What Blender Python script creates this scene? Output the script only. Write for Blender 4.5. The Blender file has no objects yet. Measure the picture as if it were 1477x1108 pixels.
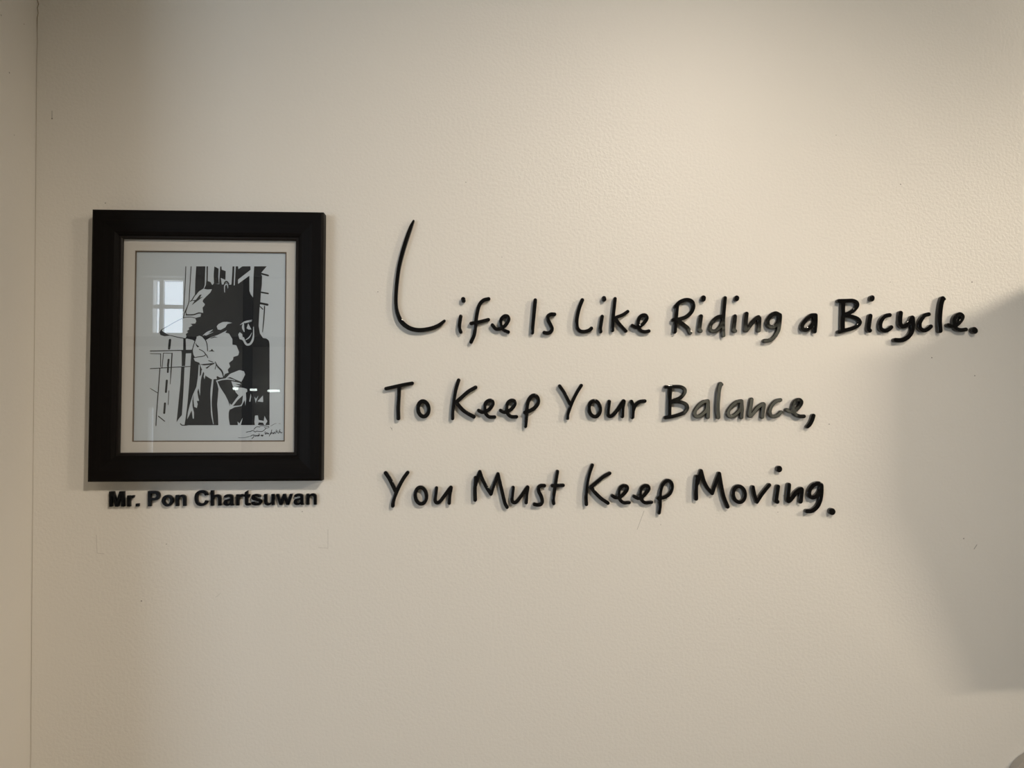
import bpy, bmesh, math
import numpy as np
from mathutils import Vector, Matrix

# ------------------------------------------------------------------ camera, world, lights, exposure
S = bpy.context.scene
COL = S.collection
W_PX, H_PX = 1477, 1108
F_PX = 1067.0
YAW, PITCH = math.radians(2.8), math.radians(1.8)
CAM = Vector((0.0, -1.5, 1.5))
cd = bpy.data.cameras.new('camera')
cd.sensor_width = 36.0
cd.lens = 36.0 * F_PX / W_PX
cd.clip_start = 0.05
cam = bpy.data.objects.new('camera', cd)
cam.location = CAM
cam.rotation_euler = (math.pi / 2 + PITCH, 0, -YAW)
COL.objects.link(cam)
S.camera = cam
CM = cam.rotation_euler.to_matrix()

S.view_settings.view_transform = 'Standard'
S.view_settings.look = 'None'
S.view_settings.gamma = 1.0
S.view_settings.use_curve_mapping = False
S.view_settings.exposure = 0.0

wd = bpy.data.worlds.new('sky')
S.world = wd
wd.use_nodes = True
wd.node_tree.nodes['Background'].inputs[0].default_value = (0.80, 0.90, 1.0, 1)
wd.node_tree.nodes['Background'].inputs[1].default_value = 1.0


def px_dir(px, py):
    v = CM @ Vector(((px - W_PX / 2) / F_PX, -(py - H_PX / 2) / F_PX, -1.0))
    return v


def wall_pt(px, py, off=0.0):
    """pixel -> (x, z) on the plane a distance off in front of the text wall"""
    d = px_dir(px, py)
    t = (-off - CAM.y) / d.y
    p = CAM + d * t
    return p.x, p.z


BACK_Y = -7.0
GLASS_OFF = 0.018


def refl_pt(px, py, yb=BACK_Y):
    """room point on the far wall that the glass shows at a pixel"""
    d = px_dir(px, py)
    t = (-GLASS_OFF - CAM.y) / d.y
    p = CAM + d * t
    t2 = (p.y - yb) / d.y
    return p.x + d.x * t2, p.z + d.z * t2


CEIL = 3.30
X_L, X_R = -8.0, 5.4
COOL = (0.76, 0.88, 1.0)


def area(name, loc, sx, sy, power, color, rot, parent=None):
    l = bpy.data.lights.new(name, 'AREA')
    l.shape = 'RECTANGLE'
    l.size, l.size_y = sx, sy
    l.energy = power
    l.color = color
    o = bpy.data.objects.new(name, l)
    o.location = loc
    o.rotation_euler = rot
    COL.objects.link(o)
    return o


def spot(name, loc, target, power, color, angle, blend, radius):
    l = bpy.data.lights.new(name, 'SPOT')
    l.energy, l.color = power, color
    l.spot_size, l.spot_blend, l.shadow_soft_size = math.radians(angle), blend, radius
    o = bpy.data.objects.new(name, l)
    o.location = loc
    o.rotation_euler = (Vector(target) - Vector(loc)).to_track_quat('-Z', 'Y').to_euler()
    COL.objects.link(o)
    return o


# the warm spot lamp up and to the right that the shadows of frame and letters point to: (place, aimed at, power, colour, cone, blend, radius)
def on_wall(px, py):
    x, z = wall_pt(px, py)
    return (x, 0.0, z)


SPOTLAMPS = [
    ((1.00, -2.20, 3.10), on_wall(700, 960), 158, (1.0, 0.87, 0.72), 63, 1.0, 0.06),
]
for i, a_ in enumerate(SPOTLAMPS):
    spot('spot_ceiling_offscreen', *a_)
# long tube lamp near the right wall, turned to the end of the lettering
TUBE_LOC, TUBE_L = Vector((4.15, -2.45, 3.12)), 0.75
TUBE_DIR = (Vector(on_wall(1440, 420)) - TUBE_LOC).normalized()
o_ = area('tube_ceiling_right_offscreen', TUBE_LOC, TUBE_L, 0.06, 5.0, (1.0, 0.85, 0.66), (0, 0, 0))
zx_ = -TUBE_DIR
xx_ = Vector((1, 0, 0))
yy_ = zx_.cross(xx_).normalized()
xx_ = yy_.cross(zx_).normalized()
o_.rotation_euler = Matrix((xx_, yy_, zx_)).transposed().to_euler()
o_.data.spread = math.radians(40)
# daylight entering by the far windows: (x0, x1, z0, z1, radiance)
xa, za = refl_pt(222, 480)
xb, zb = refl_pt(264, 404)
WINDOWS = [(xa - 0.02, xb, za, zb, 8.0), (-7.4, -4.0, 0.5, 2.7, 7.0)]
WINDOWS.append((2.45, 3.75, 1.25, 2.45, 1.9))           # the bright opening the glossy letters mirror
for (p0, p1, q0, q1) in ((212, 221, 668, 588), (242, 245, 655, 590)):
    g0, g1 = refl_pt(p0, q0), refl_pt(p1, q1)
    WINDOWS.append((g0[0], g1[0], g0[1], g1[1], 2.2))
for i, (x0, x1, z0, z1, L) in enumerate(WINDOWS):
    A = (x1 - x0) * (z1 - z0)
    c = COOL if x0 < 0 else (1.0, 0.84, 0.44)
    area('window_left_offscreen' if x0 < 0 else 'window_right_offscreen', ((x0 + x1) / 2, BACK_Y - 0.12, (z0 + z1) / 2), x1 - x0, z1 - z0,
         L * math.pi * A, c, (math.pi / 2, 0, 0))


# ------------------------------------------------------------------ materials
def mat(name, col, rough=0.5, spec=0.5, metal=0.0):
    m = bpy.data.materials.new(name)
    m.use_nodes = True
    b = m.node_tree.nodes['Principled BSDF']
    b.inputs['Base Color'].default_value = (*col, 1)
    b.inputs['Roughness'].default_value = rough
    b.inputs['Specular IOR Level'].default_value = spec
    b.inputs['Metallic'].default_value = metal
    return m


def N(m, t, **kw):
    n = m.node_tree.nodes.new(t)
    for k, v in kw.items():
        setattr(n, k, v)
    return n


def LK(m, a, b):
    m.node_tree.links.new(a, b)


def add_bump(m, scale, strength, dist, detail=2.0, stretch=None, extra=None):
    b = m.node_tree.nodes['Principled BSDF']
    tc = N(m, 'ShaderNodeTexCoord')
    mp = N(m, 'ShaderNodeMapping')
    if stretch:
        mp.inputs['Scale'].default_value = stretch
    LK(m, tc.outputs['Object'], mp.inputs['Vector'])
    nz = N(m, 'ShaderNodeTexNoise')
    nz.inputs['Scale'].default_value = scale
    nz.inputs['Detail'].default_value = detail
    LK(m, mp.outputs[0], nz.inputs['Vector'])
    bp = N(m, 'ShaderNodeBump')
    bp.inputs['Strength'].default_value = strength
    bp.inputs['Distance'].default_value = dist
    LK(m, nz.outputs['Fac'], bp.inputs['Height'])
    LK(m, bp.outputs[0], b.inputs['Normal'])
    return nz, mp


def mix_col(m, fac, a, b):
    mx = N(m, 'ShaderNodeMix', data_type='RGBA')
    if isinstance(fac, float):
        mx.inputs[0].default_value = fac
    else:
        LK(m, fac, mx.inputs[0])
    for k, v in ((6, a), (7, b)):
        if isinstance(v, tuple):
            mx.inputs[k].default_value = (*v, 1)
        else:
            LK(m, v, mx.inputs[k])
    return mx.outputs[2]


def math_node(m, op, a, b=None):
    n = N(m, 'ShaderNodeMath', operation=op)
    for k, v in ((0, a), (1, b)):
        if v is None:
            continue
        if isinstance(v, (int, float)):
            n.inputs[k].default_value = v
        else:
            LK(m, v, n.inputs[k])
    return n.outputs[0]


PLASTER = (0.78, 0.755, 0.705)


def plaster(name, spots=(), marks=(), crack=None):
    """painted orange-peel plaster; spots and marks are small nicks and pencil lines at fixed places of the wall"""
    m = mat(name, PLASTER, 0.42, 0.45)
    nz, mp = add_bump(m, 170.0, 0.42, 0.0016, 3.0)
    bs = m.node_tree.nodes['Principled BSDF']
    tc = N(m, 'ShaderNodeTexCoord')
    big = N(m, 'ShaderNodeTexNoise')
    big.inputs['Scale'].default_value = 2.3
    big.inputs['Detail'].default_value = 3
    LK(m, tc.outputs['Object'], big.inputs['Vector'])
    col = mix_col(m, big.outputs['Fac'], tuple(c * 0.985 for c in PLASTER), tuple(min(1, c * 1.015) for c in PLASTER))
    acc = None
    for (p, r, k) in spots:
        vd = N(m, 'ShaderNodeVectorMath', operation='DISTANCE')
        LK(m, tc.outputs['Object'], vd.inputs[0])
        vd.inputs[1].default_value = p
        f = math_node(m, 'MULTIPLY', math_node(m, 'LESS_THAN', vd.outputs['Value'], r), k)
        acc = f if acc is None else math_node(m, 'MAXIMUM', acc, f)
    for (p, q, r, k) in marks:
        # distance to a segment: |P - (A + clamp(t) AB)|
        A, B = Vector(p), Vector(q)
        ab = B - A
        sub = N(m, 'ShaderNodeVectorMath', operation='SUBTRACT')
        LK(m, tc.outputs['Object'], sub.inputs[0])
        sub.inputs[1].default_value = A
        dt = N(m, 'ShaderNodeVectorMath', operation='DOT_PRODUCT')
        LK(m, sub.outputs[0], dt.inputs[0])
        dt.inputs[1].default_value = ab / ab.length_squared
        cl = N(m, 'ShaderNodeClamp')
        LK(m, dt.outputs['Value'], cl.inputs[0])
        sc = N(m, 'ShaderNodeVectorMath', operation='SCALE')
        sc.inputs[0].default_value = ab
        LK(m, cl.outputs[0], sc.inputs['Scale'])
        vd = N(m, 'ShaderNodeVectorMath', operation='DISTANCE')
        LK(m, sub.outputs[0], vd.inputs[0])
        LK(m, sc.outputs[0], vd.inputs[1])
        f = math_node(m, 'MULTIPLY', math_node(m, 'LESS_THAN', vd.outputs['Value'], r), k)
        acc = f if acc is None else math_node(m, 'MAXIMUM', acc, f)
    if acc is not None:
        col = mix_col(m, acc, col, (0.13, 0.11, 0.09))
    LK(m, col, bs.inputs['Base Color'])
    return m


M_PAINT = plaster('painted_plaster')
M_CEIL = mat('ceiling_paint', (0.62, 0.60, 0.56), 0.8, 0.2)
M_FLOOR = mat('pale_wood_floor', (0.58, 0.46, 0.34), 0.45, 0.4)
add_bump(M_FLOOR, 30, 0.1, 0.002)
M_DARK = mat('dark_room_panel', (0.012, 0.014, 0.02), 0.9, 0.05)
M_GREYBAND = mat('grey_beam_paint', (0.22, 0.21, 0.20), 0.7, 0.3)
M_WHITE = mat('white_joinery', (0.75, 0.76, 0.76), 0.4, 0.4)
M_INK = mat('black_cut_paper', (0.006, 0.007, 0.009), 0.55, 0.3)
M_SIGN = mat('signature_ink', (0.02, 0.02, 0.03), 0.6, 0.2)
M_PAPER = mat('white_art_paper', (0.54, 0.61, 0.67), 0.75, 0.2)
M_MAT = mat('cream_mat_board', (0.63, 0.61, 0.575), 0.85, 0.15)
add_bump(M_MAT, 900, 0.25, 0.0003)
M_MATCUT = mat('mat_bevel_edge', (0.13, 0.095, 0.065), 0.8, 0.2)
M_BACK = mat('backing_board', (0.20, 0.15, 0.10), 0.9, 0.1)
M_LIP = mat('dark_brown_lip', (0.008, 0.0055, 0.0045), 0.45, 0.2)
M_CHAIR = mat('grey_plastic', (0.44, 0.405, 0.36), 0.6, 0.3)
add_bump(M_CHAIR, 300, 0.1, 0.0005)
M_CHROME = mat('steel_leg', (0.55, 0.55, 0.55), 0.25, 0.5, 1.0)
PXM_ = 1.5 / F_PX
M_CRACK = mat('crack_dirt', (0.36, 0.31, 0.24), 0.9, 0.1)
M_CAB = mat('cabinet_laminate', (0.62, 0.58, 0.52), 0.5, 0.4)


def wood(name, horizontal):
    m = mat(name, (0.008, 0.0065, 0.006), 0.5, 0.10)
    st = (6, 300, 300) if horizontal else (300, 300, 6)
    nz, mp = add_bump(m, 1.0, 0.5, 0.0006, 4.0, stretch=st)
    bs = m.node_tree.nodes['Principled BSDF']
    c = mix_col(m, nz.outputs['Fac'], (0.0012, 0.001, 0.001), (0.006, 0.0045, 0.004))
    LK(m, c, bs.inputs['Base Color'])
    return m


M_WOOD_H = wood('black_stained_wood_across', True)
M_WOOD_V = wood('black_stained_wood_upright', False)

# glossy black acrylic: faintly wavy from the laser cutting
M_ACRYL = mat('glossy_black_acrylic', (0.003, 0.003, 0.0035), 0.06, 0.5)
add_bump(M_ACRYL, 60.0, 0.12, 0.0008, 1.0)
M_ACRYL2 = mat('black_acrylic_sheet', (0.0025, 0.003, 0.004), 0.22, 0.14)
add_bump(M_ACRYL2, 60.0, 0.3, 0.0006, 1.0)

# thin picture glass: clear sheet that mirrors by Fresnel only
M_GLASS = bpy.data.materials.new('picture_glass')
M_GLASS.use_nodes = True
nt = M_GLASS.node_tree
nt.nodes.remove(nt.nodes['Principled BSDF'])
tr = N(M_GLASS, 'ShaderNodeBsdfTransparent')
gl = N(M_GLASS, 'ShaderNodeBsdfGlossy')
gl.inputs['Roughness'].default_value = 0.004
fr = N(M_GLASS, 'ShaderNodeFresnel')
ge = N(M_GLASS, 'ShaderNodeNewGeometry')
ior = math_node(M_GLASS, 'SUBTRACT', 1.5, math_node(M_GLASS, 'MULTIPLY', ge.outputs['Backfacing'], 1.5 - 1 / 1.5))
LK(M_GLASS, ior, fr.inputs['IOR'])          # the thin sheet mirrors alike from both faces
mx = N(M_GLASS, 'ShaderNodeMixShader')
LK(M_GLASS, fr.outputs[0], mx.inputs[0])
LK(M_GLASS, tr.outputs[0], mx.inputs[1])
LK(M_GLASS, gl.outputs[0], mx.inputs[2])
LK(M_GLASS, mx.outputs[0], nt.nodes['Material Output'].inputs['Surface'])

M_TUBE = bpy.data.materials.new('lit_tube')
M_TUBE.use_nodes = True
e = M_TUBE.node_tree.nodes['Principled BSDF']
e.inputs['Emission Color'].default_value = (0.9, 1.0, 0.95, 1)
e.inputs['Emission Strength'].default_value = 12.0


# ------------------------------------------------------------------ helpers
def link_mesh(name, me, m, parent=None, loc=None):
    o = bpy.data.objects.new(name, me)
    COL.objects.link(o)
    if m is not None:
        me.materials.clear()
        me.materials.append(m)
    if loc is not None:
        o.location = loc
    if parent is not None:
        o.parent = parent
    return o


def bm_box(bm, x0, x1, y0, y1, z0, z1):
    vs = [bm.verts.new(p) for p in ((x0, y0, z0), (x1, y0, z0), (x1, y1, z0), (x0, y1, z0),
                                    (x0, y0, z1), (x1, y0, z1), (x1, y1, z1), (x0, y1, z1))]
    for f in ((3, 2, 1, 0), (4, 5, 6, 7), (0, 1, 5, 4), (1, 2, 6, 5), (2, 3, 7, 6), (3, 0, 4, 7)):
        bm.faces.new([vs[i] for i in f])


def boxes(name, bl, m, parent=None, bevel=0.0):
    bm = bmesh.new()
    for b in bl:
        bm_box(bm, *b)
    if bevel:
        bmesh.ops.bevel(bm, geom=bm.edges[:], offset=bevel, segments=2, affect='EDGES')
    me = bpy.data.meshes.new(name)
    bm.to_mesh(me)
    bm.free()
    return link_mesh(name, me, m, parent)


def structure(o):
    o['kind'] = 'structure'
    return o


def thing(name, label, cat, loc=(0, 0, 0), group=None):
    o = bpy.data.objects.new(name, None)
    o.empty_display_size = 0.02
    COL.objects.link(o)
    o.location = loc
    return tag(o, label, cat, group)


def tag(o, label, cat, group=None):
    o['label'] = label
    o['category'] = cat
    if group:
        o['group'] = group
    return o


# ------------------------------------------------------------------ the room
XC_T, ZC_T = wall_pt(53, 0)
XC_B, ZC_B = wall_pt(43, 1108)
slope = (XC_T - XC_B) / (ZC_T - ZC_B)


def corner_x(z):
    return XC_B + slope * (z - ZC_B)


# nicks and pencil marks on the wall (pixel, radius in mm, depth of colour)
def wp(px, py):
    x, z = wall_pt(px, py)
    return (x, 0.0, z)


SPOTS = [(wp(x, y), r * 0.001, k) for (x, y, r, k) in (
    (75, 171, 1.4, .8), (152, 293, 1.2, .6), (672, 263, 1.0, .7), (1299, 266, 1.2, .8), (1206, 195, 1.0, .6),
    (1284, 407, 1.1, .5), (1238, 414, 1.0, .4), (1402, 407, 1.4, .8), (1344, 516, 1.4, .7), (1406, 542, 1.4, .6), (1196, 612, 1.1, .7),
    (545, 421, 1.0, .7), (724, 371, .9, .6), (565, 618, 1.2, .5), (240, 785, 1.0, .6), (204, 867, 1.6, .6),
    (1066, 893, .9, .5), (1390, 777, 1.6, .5), (1130, 715, 1.0, .5), (1122, 739, 1.0, .5), (436, 738, 1.0, .6),
    (953, 757, 1.0, .4))]
MARKS = [(wp(a, b), wp(c, d), r * 0.001, k) for (a, b, c, d, r, k) in (
    (75, 160, 75, 172, .6, .6), (929, 737, 919, 764, .5, .45), (139, 772, 140, 798, .5, .3), (140, 798, 150, 799, .5, .25),
    (473, 764, 473, 791, .5, .3), (459, 790, 473, 791, .5, .25), (1409, 786, 1405, 792, .9, .5),
    (563, 616, 566, 621, .6, .4), (311, 862, 318, 856, .5, .2))]
M_TEXTWALL = plaster('text_wall_plaster', SPOTS, MARKS)


def lp(px, py):
    # a place on the left return wall
    d = px_dir(px, py)
    xx = corner_x(1.5)
    t = (xx - CAM.x) / d.x
    p = CAM + d * t
    return (corner_x(p.z), p.y, p.z)


LSPOTS = [(lp(x, y), r * 0.001, k) for (x, y, r, k) in
          ((8, 22, 1.6, .5), (19, 105, 1.5, .7), (41, 35, 1.2, .6), (25, 195, 1.0, .6))]
M_LEFTWALL = plaster('left_return_plaster', LSPOTS)

DEPTH_RET = 0.41


def quad_prism(name, m, bottom, top):
    bm = bmesh.new()
    b = [bm.verts.new(p) for p in bottom]
    t = [bm.verts.new(p) for p in top]
    n = len(b)
    bm.faces.new(b[::-1])
    bm.faces.new(t)
    for i in range(n):
        j = (i + 1) % n
        bm.faces.new((b[i], b[j], t[j], t[i]))
    me = bpy.data.meshes.new(name)
    bm.to_mesh(me)
    bm.free()
    return structure(link_mesh(name, me, m))


WALL = structure(boxes('wall_text', [(-1.1, X_R, 0.0, 0.15, 0.0, CEIL)], M_TEXTWALL))
c0, c1 = corner_x(0), corner_x(CEIL)
quad_prism('wall_left', M_LEFTWALL,
           [(X_L, -DEPTH_RET, 0), (c0, -DEPTH_RET, 0), (c0, 0.0, 0), (X_L, 0.0, 0)],
           [(X_L, -DEPTH_RET, CEIL), (c1, -DEPTH_RET, CEIL), (c1, 0.0, CEIL), (X_L, 0.0, CEIL)])
structure(boxes('floor', [(X_L, X_R, BACK_Y - 0.2, 0.15, -0.1, 0.0)], M_FLOOR))
structure(boxes('ceiling', [(X_L, X_R, BACK_Y - 0.2, 0.15, CEIL, CEIL + 0.1)], M_CEIL))
structure(boxes('wall_side', [(X_L - 0.15, X_L, BACK_Y - 0.2, 0.15, 0, CEIL)], M_PAINT))
structure(boxes('wall_right', [(X_R, X_R + 0.15, BACK_Y - 0.2, 0.15, 0, CEIL)], M_PAINT))


def holed_wall(name, m, x0, x1, z0, z1, holes, y0, y1):
    xs = sorted({x0, x1, *[h[0] for h in holes], *[h[1] for h in holes]})
    zs = sorted({z0, z1, *[h[2] for h in holes], *[h[3] for h in holes]})
    bl = []
    for a, b in zip(xs, xs[1:]):
        for c, d in zip(zs, zs[1:]):
            mx_, mz_ = (a + b) / 2, (c + d) / 2
            if any(h[0] < mx_ < h[1] and h[2] < mz_ < h[3] for h in holes):
                continue
            bl.append((a, b, y0, y1, c, d))
    return structure(boxes(name, bl, m))


holed_wall('wall_back', M_PAINT, X_L, X_R, 0, CEIL, WINDOWS, BACK_Y - 0.10, BACK_Y)
structure(boxes('trim_1', [(X_L, X_R, BACK_Y, BACK_Y + 0.12, refl_pt(300, 401)[1], CEIL)], M_CEIL))
# window bars
for i, (x0, x1, z0, z1, L) in enumerate(WINDOWS[:3]):
    t = 0.022
    w = x1 - x0
    n = 2 if i == 0 else 4
    bl = [(x0, x1, BACK_Y - 0.06, BACK_Y - 0.02, (z0 + z1) / 2 - t, (z0 + z1) / 2 + t)]
    for k in range(1, n):
        xx = x0 + w * k / n
        if i == 0:
            xx = x0 + w * 0.26
        bl.append((xx - t, xx + t, BACK_Y - 0.06, BACK_Y - 0.02, z0, z1))
    structure(boxes('window_%d' % (i + 1), bl, M_WHITE))
# dark post and thin rail seen mirrored in the picture glass
pxa, _ = refl_pt(353.5, 500)
pxb, _ = refl_pt(364.5, 500)
structure(boxes('trim_2', [(pxa, pxb, BACK_Y, BACK_Y + 0.10, 0, refl_pt(360, 401)[1])], M_DARK))
za, zb2 = refl_pt(300, 500)[1], refl_pt(300, 486)[1]
structure(boxes('trim_5', [(refl_pt(182, 490)[0], refl_pt(430, 490)[0], BACK_Y, BACK_Y + 0.04, za, zb2)], M_GREYBAND))

# hairline crack down the inner corner
bm = bmesh.new()
CR = [(54, 0, 1.5), (55.5, 6, 1.5), (54, 11, 1.3), (55, 19, 1.2), (53, 26, 1.3), (52.8, 33, 1.2), (53.6, 45, .8), (54, 62, .6), (53.2, 80, .5), (53, 98, .4),
      (52.6, 112, .3), (52.4, 150, .25), (52.2, 200, .3), (51.5, 300, .3), (50.5, 420, .3), (49, 560, .3), (47, 740, .3), (45, 900, .35), (44.6, 960, .4),
      (45.0, 1000, .5), (44.6, 1040, .5), (44.8, 1085, .35), (43.5, 1108, .3)]
prev = None
for (px, py, w) in CR:
    x_, z_ = wall_pt(px, py)
    cxx = corner_x(z_) + 0.0012
    x_ = max(x_, cxx)
    w_ = w * PXM_ / 2
    row = [bm.verts.new((x_ - w_, 0, z_)), bm.verts.new((x_, -0.0006, z_)), bm.verts.new((x_ + w_, 0, z_))]
    if prev:
        bm.faces.new((prev[0], row[0], row[1], prev[1]))
        bm.faces.new((prev[1], row[1], row[2], prev[2]))
    prev = row
bmesh.ops.recalc_face_normals(bm, faces=bm.faces[:])
me = bpy.data.meshes.new('corner_crack')
bm.to_mesh(me)
bm.free()
link_mesh('corner_crack', me, M_CRACK, WALL)

# lamps of the room, out of view above and behind the camera
for i, (loc, tgt, *_r) in enumerate(SPOTLAMPS):
    t = thing('spot_lamp', 'spot lamp under the ceiling above the lettering', 'lamp', (loc[0], loc[1], CEIL))
    boxes('ceiling_plate', [(-0.06, 0.06, -0.06, 0.06, -0.02, 0)], M_WHITE, t, 0.004)
    boxes('rod', [(-0.01, 0.01, -0.01, 0.01, loc[2] - CEIL + 0.10, -0.02)], M_WHITE, t)
    bm = bmesh.new()
    bmesh.ops.create_cone(bm, cap_ends=False, segments=24, radius1=0.15, radius2=0.14, depth=0.16)
    me = bpy.data.meshes.new('lamp_shade')
    bm.to_mesh(me)
    bm.free()
    sh_ = link_mesh('lamp_shade', me, M_WHITE, t)
    dv = (Vector(tgt) - Vector(loc)).normalized()
    sh_.location = Vector((0, 0, loc[2] - CEIL)) - dv * 0.09
    sh_.rotation_euler = dv.to_track_quat('-Z', 'Y').to_euler()
t = thing('ceiling_tube_lamp', 'long tube lamp hung from the ceiling near the right wall', 'lamp', (TUBE_LOC.x, TUBE_LOC.y, CEIL))
boxes('housing', [(-TUBE_L / 2, TUBE_L / 2, -0.03, 0.03, -0.10, -0.06)], M_WHITE, t)
for k in (-0.4, 0.4):
    boxes('rod', [(k - 0.006, k + 0.006, -0.006, 0.006, -0.06, 0)], M_WHITE, t)
for (a, b, y, wd_) in ((339, 346, 561, 'shortest'), (361, 373, 562.5, 'middle-sized'), (389, 405, 564, 'longest')):
    xa_, za_ = refl_pt(a, y)
    xb_, _ = refl_pt(b, y)
    t = thing('tube_lamp_offscreen', wd_ + ' of three lit tube lamps mirrored in the picture glass', 'lamp',
              ((xa_ + xb_) / 2, BACK_Y + 0.06, za_), 'tube lamps on the far wall')
    L = abs(xb_ - xa_) / 2
    boxes('tube_offscreen', [(-L, L, 0.0, 0.03, -0.012, 0.012)], M_TUBE, t)
    boxes('fitting', [(-L, L, -0.012, 0.0, -0.018, 0.018)], M_WHITE, t)

# unseen cupboard added right of the view to throw the slanting wall shade
CX0 = wall_pt(1572, 400)[0]
CZ1 = wall_pt(1572, 372)[1]
CZ0 = wall_pt(1572, 850)[1]
t = thing('added_shade_cupboard', 'pale cupboard added out of view to shade the wall beside the lettering', 'cupboard', (CX0, 0, CZ0))
hh = CZ1 - CZ0
bm = bmesh.new()
pf = [(0, 0), (-0.23, 0), (-0.36, hh * 0.62), (-0.36, hh), (0, hh)]      # side view: hopper-shaped below to taper the shade it casts
l_ = [bm.verts.new((0, y, z)) for y, z in pf]
r_ = [bm.verts.new((0.7, y, z)) for y, z in pf]
bm.faces.new(l_)
bm.faces.new(r_[::-1])
for i in range(5):
    j = (i + 1) % 5
    bm.faces.new((l_[j], l_[i], r_[i], r_[j]))
bmesh.ops.recalc_face_normals(bm, faces=bm.faces[:])
me = bpy.data.meshes.new('body')
bm.to_mesh(me)
bm.free()
link_mesh('body', me, M_CAB, t)
for k in (0, 1):
    d = boxes('door', [(0.01 + k * 0.345, 0.345 + k * 0.345, -0.372, -0.36, hh * 0.63, hh - 0.01)], M_CAB, t)
    boxes('handle', [(0.30 + k * 0.07, 0.31 + k * 0.07, -0.39, -0.372, hh * 0.66, hh * 0.8)], M_CHROME, d)


# ------------------------------------------------------------------ outlines from strokes and polygons
def spline(pts, closed=False, sub=6):
    """Catmull-Rom through (x, y, w) points"""
    P = [np.array(p, float) for p in pts]
    n = len(P)
    if n < 3 and not closed:
        return P
    out = []
    rng = n if closed else n - 1
    for i in range(rng):
        if closed:
            p0, p1, p2, p3 = P[(i - 1) % n], P[i], P[(i + 1) % n], P[(i + 2) % n]
        else:
            p1, p2 = P[i], P[i + 1]
            p0 = P[i - 1] if i else 2 * p1 - p2
            p3 = P[i + 2] if i + 2 < n else 2 * p2 - p1
        for k in range(sub):
            t = k / sub
            out.append(0.5 * ((2 * p1) + (p2 - p0) * t + (2 * p0 - 5 * p1 + 4 * p2 - p3) * t * t
                              + (3 * p1 - p0 - 3 * p2 + p3) * t ** 3))
    out.append(P[0] if closed else P[-1])
    return out


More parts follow.
